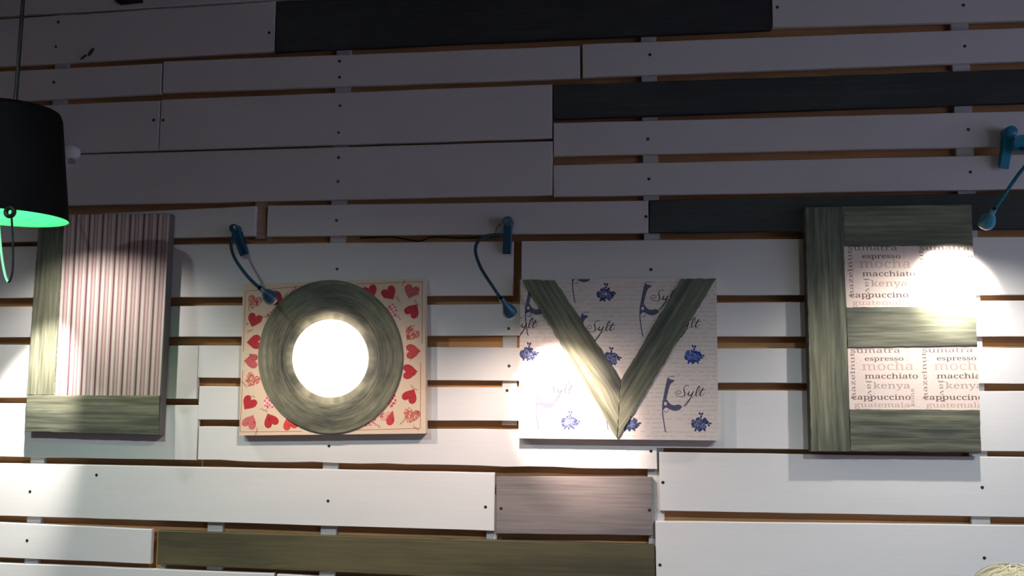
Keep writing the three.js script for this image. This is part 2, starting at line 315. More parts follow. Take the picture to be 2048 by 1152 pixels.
function island(c, x, y, s, col) {
  c.save(); c.translate(x, y); c.scale(s, s); c.fillStyle = col; c.strokeStyle = col; c.lineWidth = 4; c.lineCap = 'round';
  c.beginPath(); c.moveTo(44, 2); c.bezierCurveTo(36, 8, 40, 14, 48, 20); c.bezierCurveTo(80, 22, 82, 34, 60, 42); c.bezierCurveTo(40, 60, 36, 100, 24, 150); c.lineTo(2, 150); c.bezierCurveTo(10, 110, 20, 50, 32, 12); c.closePath(); c.fill();
  c.beginPath(); c.moveTo(0, 152); c.lineTo(30, 150); c.bezierCurveTo(40, 176, 60, 190, 84, 184); c.bezierCurveTo(104, 176, 118, 186, 124, 196); c.bezierCurveTo(100, 232, 60, 224, 36, 206); c.bezierCurveTo(20, 196, 12, 204, 8, 214); c.lineTo(-4, 210); c.closePath(); c.fill();
  c.fillStyle = '#d9ccc4'; c.fillRect(10, 166, 16, 20);
  c.lineWidth = 3.4; c.beginPath(); c.arc(22, 216, 15, -0.4, 2.6); c.stroke();
  c.lineWidth = 7; c.beginPath(); c.moveTo(1, 200); c.bezierCurveTo(-4, 250, 10, 300, 16, 352); c.stroke();
  c.lineWidth = 4; c.beginPath(); c.moveTo(16, 352); c.lineTo(24, 358); c.moveTo(44, 2); c.lineTo(76, 2); c.stroke();
  c.restore();
}
function bouquet(c, x, y, s, tone) {
  c.save(); c.translate(x, y); c.scale(s, s);
  const cols = tone ? ['#1c2f80', '#2a4290', '#4560a8', '#142260', '#8fa0d0'] : ['#2b3158', '#3a4068', '#565d88', '#20264c', '#9a9fbe'];
  for (let i = 0; i < 60; i++) { c.fillStyle = cols[i % 4]; const a = rnd() * 6.28, r = Math.sqrt(rnd()); c.beginPath(); c.ellipse(Math.cos(a) * r * 50 - 4, Math.sin(a) * r * 36 + 6, rr(8, 15), rr(5, 11), rnd() * 3, 0, 7); c.fill(); }
  for (const [px, py, r] of [[-8, -2, 22], [-26, 14, 14], [18, 14, 15]]) for (let k = 0; k < 5; k++) { c.strokeStyle = cols[k % 2 ? 4 : 2]; c.lineWidth = 2.4; c.beginPath(); c.arc(px + rr(-2, 2), py + rr(-2, 2), r * (1 - k * 0.19), k, k + 3.9); c.stroke(); }
  c.fillStyle = cols[0]; for (const [px, py, a] of [[60, 2, 0.2], [50, 14, 0.7], [-52, 4, 2.9], [-48, 22, 2.4], [-34, 46, 1.9], [-8, 48, 1.5], [24, 44, 1.1], [2, -40, -1.3], [10, -58, -1.2], [-6, -60, -2]]) { c.beginPath(); c.ellipse(px, py, 9, 6, a, 0, 7); c.fill(); }
  c.strokeStyle = cols[1]; c.lineWidth = 3; c.beginPath(); c.moveTo(0, -20); c.lineTo(4, -62); c.stroke();
  c.restore();
}
const scriptTex = canvasTexture(1600, 1300, (c) => {
  c.fillStyle = '#d9ccc4'; c.fillRect(0, 0, 1600, 1300);
  inPx(c, 4, 1037, 556);
  speckle(c, 1037, 556, 400, 325, 500, 'rgba(150,120,110,0.10)', 3);
  c.strokeStyle = 'rgba(110,85,80,0.34)'; c.lineWidth = 0.8;
  for (let y = 564; y < 880; y += 8.6) for (let x = 1037; x < 1437;) { const w = rr(8, 26); if (rnd() < 0.86) { c.beginPath(); c.moveTo(x, y); for (let k = 1; k <= w / 2; k++) c.lineTo(x + k * 2, y + Math.sin(k * 2.1 + x) * 1.5 + rr(-0.6, 0.6)); c.stroke(); } x += w + rr(1, 5); }
  const q = (x, y) => [1020 + x / 3.2, 540 + y / 3.2], K = 1 / 3.2, IN = '#4c4c66';
  for (const [x, y] of [[90, 65], [400, -150], [842, 70], [985, 685], [168, 675], [620, 675], [430, 268]]) island(c, ...q(x, y), K, IN);
  for (const [x, y, t] of [[620, 145, 0], [655, 565, 0], [1185, 552, 1], [1225, 982, 0], [390, 978, 0], [115, 535, 0], [780, 985, 0], [235, 130, 0]]) bouquet(c, ...q(x, y), K, t);
  for (const [x, y] of [[486, 372], [-22, 352], [903, 172], [1060, 790], [1036, 350], [220, 775]]) sylt(c, ...q(x, y), K, '#2b2232');
});

// words like those of a typewriter, each stretched to the width it has on the paper
const coffeeTile = (c, x, y) => {
  const word = (t, x0, x1, yc, h, col) => { c.save(); c.fillStyle = col; c.font = '40px serif'; c.textBaseline = 'alphabetic'; const w = c.measureText(t).width; c.translate(x + x0, y + yc); c.scale((x1 - x0) / w, h / 22); c.fillText(t, 0, 11); c.lineWidth = 0.5; c.strokeStyle = col; c.strokeText(t, 0, 11); c.restore(); };
  const up = (t, xc, y0, y1, h, col, s = -1) => { c.save(); c.fillStyle = col; c.font = '40px serif'; const w = c.measureText(t).width; c.translate(x + xc, y + (s < 0 ? y1 : y0)); c.rotate(s * Math.PI / 2); c.scale((y1 - y0) / w, h / 22); c.fillText(t, 0, 11); c.restore(); };
  word('sumatra', 240, 465, 655, 17, '#8a746c'); word('espresso', 302, 478, 692, 14, '#5d4a44'); word('mocha', 288, 522, 727, 27, '#c3a79d'); word('macchiato', 300, 540, 769, 16.5, '#5a4640');
  word('kenya', 337, 504, 811, 20, '#a8958c'); word('cappuccino', 240, 505, 861, 17, '#57443f'); word('guatemala', 250, 500, 895, 16, '#bd9b90');
  up('hazelnut', 250, 662, 868, 15, '#7d6860'); up('java', 320, 784, 882, 15, '#84706a', 1); up('kona', 512, 820, 900, 13, '#8c7870'); up('bali', 492, 650, 705, 10, '#cdb8ae', 1);
};
const coffeeTex = (x0, y0, w, h, dx, dy) => canvasTexture(Math.round(w * 4), Math.round(h * 4), (c) => {
  c.fillStyle = '#e3cfc4'; c.fillRect(0, 0, w * 4, h * 4);
  speckle(c, 0, 0, w * 4, h * 4, 400, 'rgba(170,130,115,0.10)', 9);
  inPx(c, 4, x0, y0); c.translate(1590, 400); c.scale(1 / 2.174, 1 / 2.174);
  for (const k of [-1, 0, 1]) for (const j of [-1, 0, 1]) coffeeTile(c, dx + k * 320, dy + j * 272);
});

// ---------------------------------------------------------------- the letter pictures
const BT = 0.022;                                               // thickness of a board
const paper = (t) => std({ map: t, roughness: 0.75 });
function sheet(corners, z, t = 0.0006) {                        // printed paper over a board: TL, TR, BR, BL
  const [a, b, c, d] = corners.map(([x, y]) => at(x, y, z)), n = 12, pos = [], uv = [], idx = [];
  for (let j = 0; j <= n; j++) for (let i = 0; i <= n; i++) {
    const u = i / n, v = j / n, p = d.clone().lerp(c, u).lerp(a.clone().lerp(b, u), v);
    pos.push(p.x, p.y, z); uv.push(u, v);
  }
  for (let j = 0; j < n; j++) for (let i = 0; i < n; i++) { const k = j * (n + 1) + i; idx.push(k, k + 1, k + n + 2, k, k + n + 2, k + n + 1); }
  const rim = [];
  for (let i = 0; i < n; i++) rim.push(i); for (let j = 0; j < n; j++) rim.push(j * (n + 1) + n); for (let i = n; i > 0; i--) rim.push(n * (n + 1) + i); for (let j = n; j > 0; j--) rim.push(j * (n + 1));
  const base = pos.length / 3;
  for (const k of rim) { pos.push(pos[k * 3], pos[k * 3 + 1], z - t); uv.push(uv[k * 2], uv[k * 2 + 1]); }
  rim.forEach((k, i) => { const k2 = rim[(i + 1) % rim.length], b0 = base + i, b1 = base + (i + 1) % rim.length; idx.push(k, b0, b1, k, b1, k2); });
  const g = new THREE.BufferGeometry();
  g.setAttribute('position', new THREE.Float32BufferAttribute(pos, 3)); g.setAttribute('uv', new THREE.Float32BufferAttribute(uv, 2)); g.setIndex(idx);
  const flat = g.toNonIndexed(); flat.computeVertexNormals();
  return flat;
}
const board = (corners, mat, parent, z0 = 0.0004) => mesh('board', slab(corners.slice().reverse().map(([x, y]) => at(x, y, BT)), z0, BT - 0.0007, 0.0012), mat, parent);
function strip(name, outline, z, t, angle, parent, label, rough = 0.0006) {        // wooden letter piece glued on the picture; grain runs along angle
  const c = outline.map(([x, y]) => at(x, y, z + t)), pts = [];
  c.forEach((p, i) => { const q = c[(i + 1) % c.length], n = Math.max(2, Math.round(p.distanceTo(q) / 0.008)), nx = -(q.y - p.y), ny = q.x - p.x, L = Math.hypot(nx, ny); for (let k = 0; k < n; k++) { const e = k ? rough * 2 * perlin.noise(k * 0.7, i * 5.3, p.x * 9) : 0; pts.push(V3(p.x + (q.x - p.x) * k / n + nx / L * e, p.y + (q.y - p.y) * k / n + ny / L * e)); } });
  if (THREE.ShapeUtils.area(pts) < 0) pts.reverse();
  const g = slab(pts, z, z + t, 0.0006), u = g.attributes.uv, cs = Math.cos(angle), sn = Math.sin(angle), du = rr(0, 3), dv = rr(0, 3);
  for (let i = 0; i < u.count; i++) { const x = u.getX(i), y = u.getY(i); u.setXY(i, x * cs + y * sn + du, -x * sn + y * cs + dv); }
  return mesh(name, g, M.letter, parent, label);
}
{
  const t = thing('letter_picture', 'tall striped picture with a grey wooden letter L', 'picture');
  const q = [[78, 428], [340, 427], [319, 871], [51, 863]];
  board(q, M.side, t);
  mesh('striped_paper', sheet([[124, 429], [339, 428], [319.5, 792], [106, 790]], BT), paper(stripeTex), t, 'paper striped in maroon, pink and cream');
  strip('letter_upright', [[78, 429], [128, 429], [108, 790], [53, 790]], BT - 0.0004, 0.003, Math.PI / 2, t);
  strip('letter_bar', [[53, 790.5], [319, 791], [318, 870], [51, 862.5]], BT - 0.0004, 0.003, 0, t);
}
{
  const t = thing('letter_picture', 'picture with red hearts around a round wooden letter O', 'picture');
  const q = [[486, 568], [850, 557], [851, 867], [478.5, 871]];
  board(q, M.sideCream, t);
  mesh('heart_paper', sheet(q, BT), paper(heartTex), t, 'cream paper printed with red and pink hearts');
  const ell = (cx, cy, rx, ry, n, z) => Array.from({ length: n }, (_, i) => { const a = i / n * Math.PI * 2; return at(cx + rx * Math.cos(a), cy - ry * Math.sin(a), z); });
  const z = BT - 0.0002, th = 0.004, N = 120, out = ell(660.5, 714, 144.5, 154, N, z + th), inn = ell(660, 716.5, 77, 78.5, N, z + th), b = 0.0007;
  const pos = [], uv = [], idx = [], ring = (list, zz, v, off) => list.forEach((p, i) => { const cx = 0, s = off; const m = out[0].clone().add(out[N / 2]).multiplyScalar(0.5); const d = V3(p.x - m.x, p.y - m.y, 0).normalize(); pos.push(p.x + d.x * s, p.y + d.y * s, zz); uv.push(i / N * 2, v); });
  const rows = [[inn, z, 0.20, 0], [inn, z + th - b, 0.20, 0], [inn, z + th, 0.201, b], [inn, z + th, 0.201, 0.012], [out, z + th, 0.262, -0.03], [out, z + th, 0.292, -b], [out, z + th - b, 0.293, 0], [out, z, 0.298, 0]];
  for (const [l, zz, v, off] of rows) { ring([...l, l[0]], zz, v, off); }
  const W = N + 1; for (let r = 0; r < rows.length - 1; r++) for (let i = 0; i < N; i++) { const a = r * W + i; idx.push(a, a + W, a + W + 1, a, a + W + 1, a + 1); }
  for (let i = 0; i < idx.length; i += 3) [idx[i + 1], idx[i + 2]] = [idx[i + 2], idx[i + 1]];
  const g = new THREE.BufferGeometry(); g.setAttribute('position', new THREE.Float32BufferAttribute(pos, 3)); g.setAttribute('uv', new THREE.Float32BufferAttribute(uv, 2)); g.setIndex(idx);
  const f = g.toNonIndexed(); f.computeVertexNormals();
  // front faces must look towards the room
  if (f.attributes.normal.getZ(N * 6 * 3 + 1) < 0) { const p = f.attributes.position, u = f.attributes.uv; for (let i = 0; i < p.count; i += 3) { for (const A of [p, u]) { const k = A.itemSize; for (let c = 0; c < k; c++) { const s = A.array[(i + 1) * k + c]; A.array[(i + 1) * k + c] = A.array[(i + 2) * k + c]; A.array[(i + 2) * k + c] = s; } } } f.computeVertexNormals(); }
  mesh('letter_ring', f, M.letter, t, 'grey wooden ring forming the letter');
}
{
  const t = thing('letter_picture', 'cream picture with blue flowers and script under a wooden letter V', 'picture');
  const q = [[1041, 559], [1433, 556.5], [1437, 881], [1037, 876.5]];
  board(q, M.sideCream, t);
  mesh('script_paper', sheet(q, BT), paper(scriptTex), t, 'cream paper printed with script and blue bouquets');
  const z = BT - 0.0002, a1 = Math.atan2(-316, 190), a2 = Math.atan2(319, 199);
  strip('letter_arm', [[1045, 560], [1110, 560.5], [1242, 760], [1234, 877]], z, 0.004, a1, t, undefined, 0.0014);
  strip('letter_arm_001', [[1363, 557.5], [1433, 557], [1235, 877], [1242.3, 760.5]], z, 0.0041, a2, t, undefined, 0.0012);
}
{
  const t = thing('letter_picture', 'tall picture with coffee words between the bars of a wooden letter E', 'picture');
  const q = [[1610, 414], [1943, 409], [1963, 906], [1622, 904]];
  board(q, M.sideDark, t);
  mesh('word_paper', sheet([[1687, 490], [1946, 490], [1952, 615], [1693, 616]], BT), paper(coffeeTex(1687, 490, 265, 126, -12, -445)), t, 'cream paper printed with coffee words');
  mesh('word_paper_001', sheet([[1695, 693], [1955, 691], [1960, 821], [1699, 820]], BT), paper(coffeeTex(1695, 692, 265, 129, 0, 0)), t, 'cream paper printed with coffee words');
  const z = BT - 0.0004;
  strip('letter_upright', [[1610.5, 415], [1686, 413], [1700.5, 903], [1622.5, 903]], z, 0.0042, Math.PI / 2, t);
  strip('letter_bar', [[1686.5, 413], [1943, 409.5], [1946.5, 491.5], [1688.7, 492]], z, 0.0036, 0, t);
  strip('letter_bar_001', [[1692.5, 614.5], [1952, 613], [1955, 691.5], [1695, 694.5]], z, 0.0036, 0, t);
  strip('letter_bar_002', [[1699, 818.5], [1960, 820], [1963, 905], [1701, 902.5]], z, 0.0036, 0, t);
}

// ---------------------------------------------------------------- clip-on lamps
function spot(parent, from, to, color, intensity, angle, penumbra) {
  const l = new THREE.SpotLight(color, intensity, 0, angle, penumbra, 2);
  l.name = 'lamp_light'; l.position.copy(from); l.target.position.copy(to); l.castShadow = true; l.shadow.radius = 0.35;
  l.shadow.mapSize.set(1024, 1024); l.shadow.camera.near = 0.01; l.shadow.bias = -0.0005;
  parent.add(l, l.target);
}
function clipLamp(name, label, o) {
  const t = thing(name, label, 'lamp'), body = o.white ? M.whitePlastic : o.bodyMat ? M.navy : M.blue, neckMat = o.white ? M.whitePlastic : o.bodyMat ? M.navyNeck : M.blueNeck;
  // spring clip: front plate, rear jaw reaching behind a plank, hub with a steel spring
  const [a, b] = o.clip.map((p) => at(...p)), w = o.width, len = a.distanceTo(b), ang = Math.atan2(b.x - a.x, a.y - b.y);
  const plate = (thick, z, l, tilt, wide = w) => { const g = new RoundedBoxGeometry(wide, l, thick, 3, Math.min(thick, wide) * 0.35); g.rotateX(tilt); g.rotateZ(ang); const m = a.clone().add(b).multiplyScalar(0.5); g.translate(m.x, m.y, z); return g; };
  mesh('clip_front', plate(0.006, 0.0145, len, 0.16), body, t);
  if (!o.noRear) mesh('clip_rear', plate(0.0045, o.rearZ ?? 0.0045, len * 0.8, -0.02, w * 0.9), body, t);
  const hub = new THREE.CylinderGeometry(o.hub, o.hub, 0.02, 24); hub.rotateX(Math.PI / 2); hub.translate(a.x, a.y, 0.0155);
  const cap = new THREE.SphereGeometry(o.hub * 0.98, 20, 10, 0, Math.PI * 2, 0, Math.PI / 2); cap.scale(1, 0.35, 1); cap.rotateX(Math.PI / 2); cap.translate(a.x, a.y, 0.0255);
  mesh('clip_hub', [hub, cap], body, t);
  if (o.disc) {
    const d = at(...o.disc), g = new THREE.CylinderGeometry(o.disc[3], o.disc[3] * 0.9, 0.014, 28); g.rotateX(Math.PI / 2); g.translate(d.x, d.y, d.z);
    const r = new THREE.TorusGeometry(o.disc[3] * 0.93, 0.0018, 8, 28); r.translate(d.x, d.y, d.z + 0.007);
    mesh('switch_disc', [g, r], body, t);
  }
  { const s = new THREE.TorusGeometry(0.006, 0.0009, 6, 20); s.rotateY(Math.PI / 2); const gs = []; for (let k = -2; k <= 2; k++) { const c = s.clone(); c.translate(a.x + k * 0.002 + (o.springX ?? 0), a.y - o.hub - 0.004, 0.012); gs.push(c); } mesh('spring', gs, M.steel, t); }
  const pts = o.neck.map((p) => at(...p)), target = at(o.target[0], o.target[1], 0.02), tip = pts[pts.length - 1], dir = target.clone().sub(tip).normalize();
  const curve = [...pts.slice(0, -1), tip];
  const ribs = [];
  const cr = new THREE.CatmullRomCurve3(curve), n = 90;
  ribs.push(new THREE.TubeGeometry(cr, 80, 0.0026, 10));
  for (let k = 1; k < n; k++) { const p = cr.getPoint(k / n), q = new THREE.TorusGeometry(0.0024, 0.0008, 5, 12); q.applyQuaternion(new THREE.Quaternion().setFromUnitVectors(V3(0, 0, 1), cr.getTangent(k / n))); q.translate(p.x, p.y, p.z); ribs.push(q); }
  mesh('gooseneck', ribs, neckMat, t);
  // bell-shaped head along its axis, open at the front with a lens
  const prof = [[0.0035, -0.010], [0.0046, -0.009], [0.005, 0.002], [0.0048, 0.004], [0.0062, 0.009], [0.0098, 0.016], [0.0124, 0.024], [0.0133, 0.031], [0.0128, 0.035], [0.0116, 0.0355], [0.0112, 0.033], [0.0112, 0.030]];
  const head = new THREE.LatheGeometry(prof.map(([r, y]) => new THREE.Vector2(r, y)), 32), turn = new THREE.Quaternion().setFromUnitVectors(V3(0, 1, 0), dir);
  head.applyQuaternion(turn); head.translate(tip.x, tip.y, tip.z);
  const h = mesh('lamp_head', head, body, t);
  const lens = new THREE.LatheGeometry([[0, 0.0345], [0.005, 0.0338], [0.009, 0.032], [0.0111, 0.0305], [0, 0.0295]].map(([r, y]) => new THREE.Vector2(r, y)).reverse(), 24);
  lens.applyQuaternion(turn); lens.translate(tip.x, tip.y, tip.z);
  mesh('lens', lens, M.lens, h);
  const from = tip.clone().addScaledVector(dir, 0.040);
  const warm = o.color;
  spot(t, from, target, warm, LAMP.beam * (o.beam ?? 1), LAMP.beamAngle * (o.angle ?? 1), o.penumbra ?? LAMP.beamPenumbra);
  const aim = o.spillTarget ? at(o.spillTarget[0], o.spillTarget[1], 0) : at(o.target[0], o.target[1] + (o.low ?? 450), 0);
  spot(t, from, aim, warm, LAMP.spill * (o.spill ?? 1), LAMP.spillAngle, LAMP.spillPenumbra);
  if (o.cord) mesh('power_cord', tube(o.cord.map((p) => at(...p)), 0.0014, 60, 8), M.black, t);
  if (o.lever) mesh('clip_wire', tube(o.lever.map((p) => at(...p)), 0.0009, 20, 6), M.black, t);
  return t;
}
clipLamp('clip_lamp', 'small blue gooseneck clip lamp aiming down at the heart picture', {
  clip: [[471, 458, 0.015], [487, 510, 0.015]], width: 0.019, hub: 0.0095,
  neck: [[468, 468, 0.03], [462, 488, 0.09], [468, 513, 0.15], [485, 540, 0.22], [504, 562, 0.27], [524, 580, 0.305]], target: [664, 712], color: LAMP.warm, bodyMat: 'navy', spill: 0.7,
});
clipLamp('clip_lamp', 'small blue gooseneck clip lamp curving down beside the corner of the script picture', {
  clip: [[1017, 445, 0.015], [1013, 508, 0.015]], width: 0.018, hub: 0.011,
  neck: [[1008, 470, 0.03], [985, 470, 0.08], [962, 477, 0.13], [951, 497, 0.175], [960, 532, 0.22], [982, 568, 0.255], [1006, 603, 0.275]], target: [1128, 800], color: LAMP.warm, beam: 1.6, angle: 1.12, spill: 0.85, bodyMat: 'navy',
  cord: [[1008, 472, -0.017], [930, 476, -0.02], [860, 475, -0.017], [842, 482, -0.016], [815, 479, -0.017], [785, 474, -0.018], [720, 476, -0.02]],
  lever: [[1002, 447, 0.02], [994, 456, 0.022], [990, 470, 0.02]],
});
clipLamp('clip_lamp', 'small turquoise gooseneck clip lamp hanging over the corner of the coffee word picture', {
  clip: [[2018, 266, 0.015], [2010, 336, 0.015]], width: 0.019, hub: 0.012, disc: [2041, 289, 0.03, 0.0165],
  neck: [[2042, 296, 0.035], [2066, 304, 0.085], [2062, 318, 0.13], [2036, 350, 0.18], [2010, 388, 0.215], [1985, 424, 0.24]], target: [1903, 575], color: LAMP.neutral, angle: 1.12, beam: 1.05, spill: 1.2, low: 600, penumbra: 0.8,
});
clipLamp('clip_lamp', 'white clip lamp mostly hidden behind the black pendant shade', {
  clip: [[143, 304, 0.015], [104, 344, 0.015]], width: 0.019, hub: 0.0155,
  neck: [[128, 325, 0.03], [112, 340, 0.08], [98, 365, 0.13], [88, 388, 0.18], [84, 402, 0.21]], target: [62, 815], color: LAMP.neutral, white: true, angle: 0.8, penumbra: 0.6, beam: 1.9, spill: 1.0, spillTarget: [200, 1500],
});

// ---------------------------------------------------------------- the pendant lamps
function pendant(label, [cx, y0, z], r0, r1, h, bulbUp, glow, color, power) {
  const t = thing('pendant_lamp', label, 'lamp', 'black pendant lamps');
  const lathe = (p, n = 96) => { const g = new THREE.LatheGeometry(p.map(([r, y]) => new THREE.Vector2(r, y)), n); g.translate(cx, y0, z); return g; };
  mesh('lamp_shade', lathe([[r0, 0], [r0 + 0.0012, 0.002], [r0 - 0.0005, 0.006], [r1 + 0.001, h - 0.012], [r1 - 0.003, h - 0.002], [r1 - 0.012, h], [0.028, h + 0.002], [0.028, h], [r1 - 0.012, h - 0.0015], [r1 - 0.004, h - 0.006]]), M.shade, t);
  mesh('shade_lining', lathe([[r1 - 0.004, h - 0.006], [r0 - 0.0016, 0.006], [r0 - 0.0012, 0.0005], [r0, 0]]), M.shadeIn, t, 'pale inside of the shade');
  mesh('lamp_holder', lathe([[0, h + 0.016], [0.0045, h + 0.015], [0.006, h + 0.008], [0.012, h + 0.005], [0.024, h + 0.004], [0.030, h + 0.002], [0.030, h - 0.004], [0.019, h - 0.01], [0.019, bulbUp + 0.045], [0, bulbUp + 0.045]].reverse(), 32), M.black, t);
  const by = bulbUp;
  mesh('bulb', lathe([[0, by - 0.032], [0.016, by - 0.028], [0.027, by - 0.014], [0.030, by], [0.027, by + 0.014], [0.019, by + 0.030], [0.014, by + 0.046], [0, by + 0.046]], 32), glow, t, 'glowing bulb');
  const l = new THREE.PointLight(color, power, 0, 2); l.name = 'pendant_light'; l.position.set(cx, y0 + by, z); l.castShadow = true; l.shadow.radius = 1.4; l.shadow.camera.near = 0.035; t.add(l);
  mesh('cable', tube([V3(cx, y0 + h + 0.012, z), V3(cx + 0.001, y0 + h + 0.2, z), V3(cx, TOP - 0.02, z)], 0.0032, 20, 10), M.black, t);
  const rose = new THREE.LatheGeometry([[0, -0.04], [0.02, -0.038], [0.05, -0.01], [0.052, 0], [0, 0]].map((p) => new THREE.Vector2(...p)), 32); rose.translate(cx, TOP, z); mesh('ceiling_rose', rose, M.black, t);
  return t;
}
{
  const z = 0.44, c0 = at(15, 436, z), top = at(30, 219, z);
  const radius = (x, y) => { const a = at(x, y, z).sub(EYE), b = c0.clone().sub(EYE); return Math.abs(a.x * b.z - a.z * b.x) / Math.hypot(a.x, a.z); }, r0 = radius(138.5, 447), r1 = radius(125.5, 240);
  const t = pendant('black metal pendant lamp with a green glow inside its shade', [c0.x, c0.y, z], r0, r1, top.y - c0.y, 0.062, M.greenGlow, GREEN, GREEN_POWER);
  // cord loop with its ring, hung at the near rim
  const near = EYE.clone().sub(c0).setY(0).normalize(), zr = z + r0 * near.z + 0.003, rc = at(20, 424, zr), ring = new THREE.TorusGeometry(0.0068, 0.0035, 12, 28); ring.translate(rc.x, rc.y, rc.z);
  mesh('pull_ring', [ring, rod(rc.clone().add(V3(0, 0.004, 0)), V3(rc.x, c0.y + 0.004, rc.z - 0.002), 0.0022)], M.black, t, 'small black ring at the rim');
  const P = (x, y) => at(x, y, zr);
  mesh('pull_cord', tube([P(23, 431), P(25, 470), P(26, 520), P(24, 548), P(19, 563), P(16, 564)], 0.0016, 40, 8), M.black, t);
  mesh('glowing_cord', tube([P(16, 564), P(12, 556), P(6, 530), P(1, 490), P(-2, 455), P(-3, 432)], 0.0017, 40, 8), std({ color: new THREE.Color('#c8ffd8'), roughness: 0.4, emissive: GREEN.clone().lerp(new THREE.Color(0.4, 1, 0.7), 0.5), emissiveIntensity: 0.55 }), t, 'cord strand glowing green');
}
// two more of them with cool white bulbs hang over the tables, above the picture's upper edge
for (const [x, side, k] of [[1.0, 'window', 1], [-0.98, 'far', 0.85]]) pendant('black pendant lamp with a cool white bulb, the one on the ' + side + ' side', [x, 2.55, 1.8], 0.11, 0.095, 0.21, 0.07, M.coolGlow, COOL, COOL_POWER * k);

// ---------------------------------------------------------------- small fixings on the planks
{
  const t = thing('screw_hook', 'small dark screw hook at the lower edge of a pale plank', 'hook');
  mesh('stem', tube([at(160, 121, -0.008), at(166, 115, 0.004), at(172, 111, 0.016)], 0.0022, 16, 8), M.screw, t);
  const g = new THREE.SphereGeometry(1, 20, 14); g.scale(0.0035, 0.0115, 0.0035); g.rotateZ(-0.62); const p = at(182, 104, 0.016); g.translate(p.x, p.y, p.z);
  mesh('tip', g, M.black, t);
}
{
  const t = thing('wall_bracket', 'small black bracket at the top edge of the photo on a pale plank', 'bracket');
  mesh('plate', slab([[226, -26], [284, -30], [284, 4], [240, 8.5], [230, 1]].reverse().map(([x, y]) => at(x, y, 0.006)), 0.0004, 0.006, 0.0008), M.black, t);
  for (const x of [242, 272]) { const s = mesh('screw', screwGeo, M.screw, t); const p = at(x, -12, 0.006); s.position.set(p.x, p.y, 0.0064); }
  numberParts(t);
}

// ---------------------------------------------------------------- the seated person below the wall, of whom only the crown shows
function field(min, size, res, sdf) {
  const mc = new MarchingCubes(res, M.black, false, false, 400000), n = mc.size; mc.isolation = 0;
  for (let k = 0; k < n; k++) for (let j = 0; j < n; j++) for (let i = 0; i < n; i++) mc.field[i + j * n + k * n * n] = -sdf(min.x + size * i / n, min.y + size * j / n, min.z + size * k / n);
  mc.update();
  const g = new THREE.BufferGeometry(), c = mc.count, p = new Float32Array(mc.positionArray.subarray(0, c * 3)), nn = new Float32Array(mc.normalArray.subarray(0, c * 3));
  for (let i = 0; i < c; i++) for (let k = 0; k < 3; k++) p[i * 3 + k] = [min.x, min.y, min.z][k] + (p[i * 3 + k] + 1) / 2 * size;
  g.setAttribute('position', new THREE.BufferAttribute(p, 3)); g.setAttribute('normal', new THREE.BufferAttribute(nn, 3)); g.setAttribute('uv', new THREE.BufferAttribute(new Float32Array(c * 2), 2));
  return g;
}
const smin = (a, b, k) => { const h = Math.max(k - Math.abs(a - b), 0) / k; return Math.min(a, b) - h * h * k / 4; };
const cap = (x, y, z, [ax, ay, az, ra], [bx, by, bz, rb]) => { const dx = bx - ax, dy = by - ay, dz = bz - az, t = Math.max(0, Math.min(1, ((x - ax) * dx + (y - ay) * dy + (z - az) * dz) / (dx * dx + dy * dy + dz * dz))); return Math.hypot(x - ax - dx * t, y - ay - dy * t, z - az - dz * t) - ra - (rb - ra) * t; };
const ell3 = (x, y, z, cx, cy, cz, rx, ry, rz) => { const q = Math.hypot((x - cx) / rx, (y - cy) / ry, (z - cz) / rz); return (q - 1) * Math.min(rx, ry, rz); };
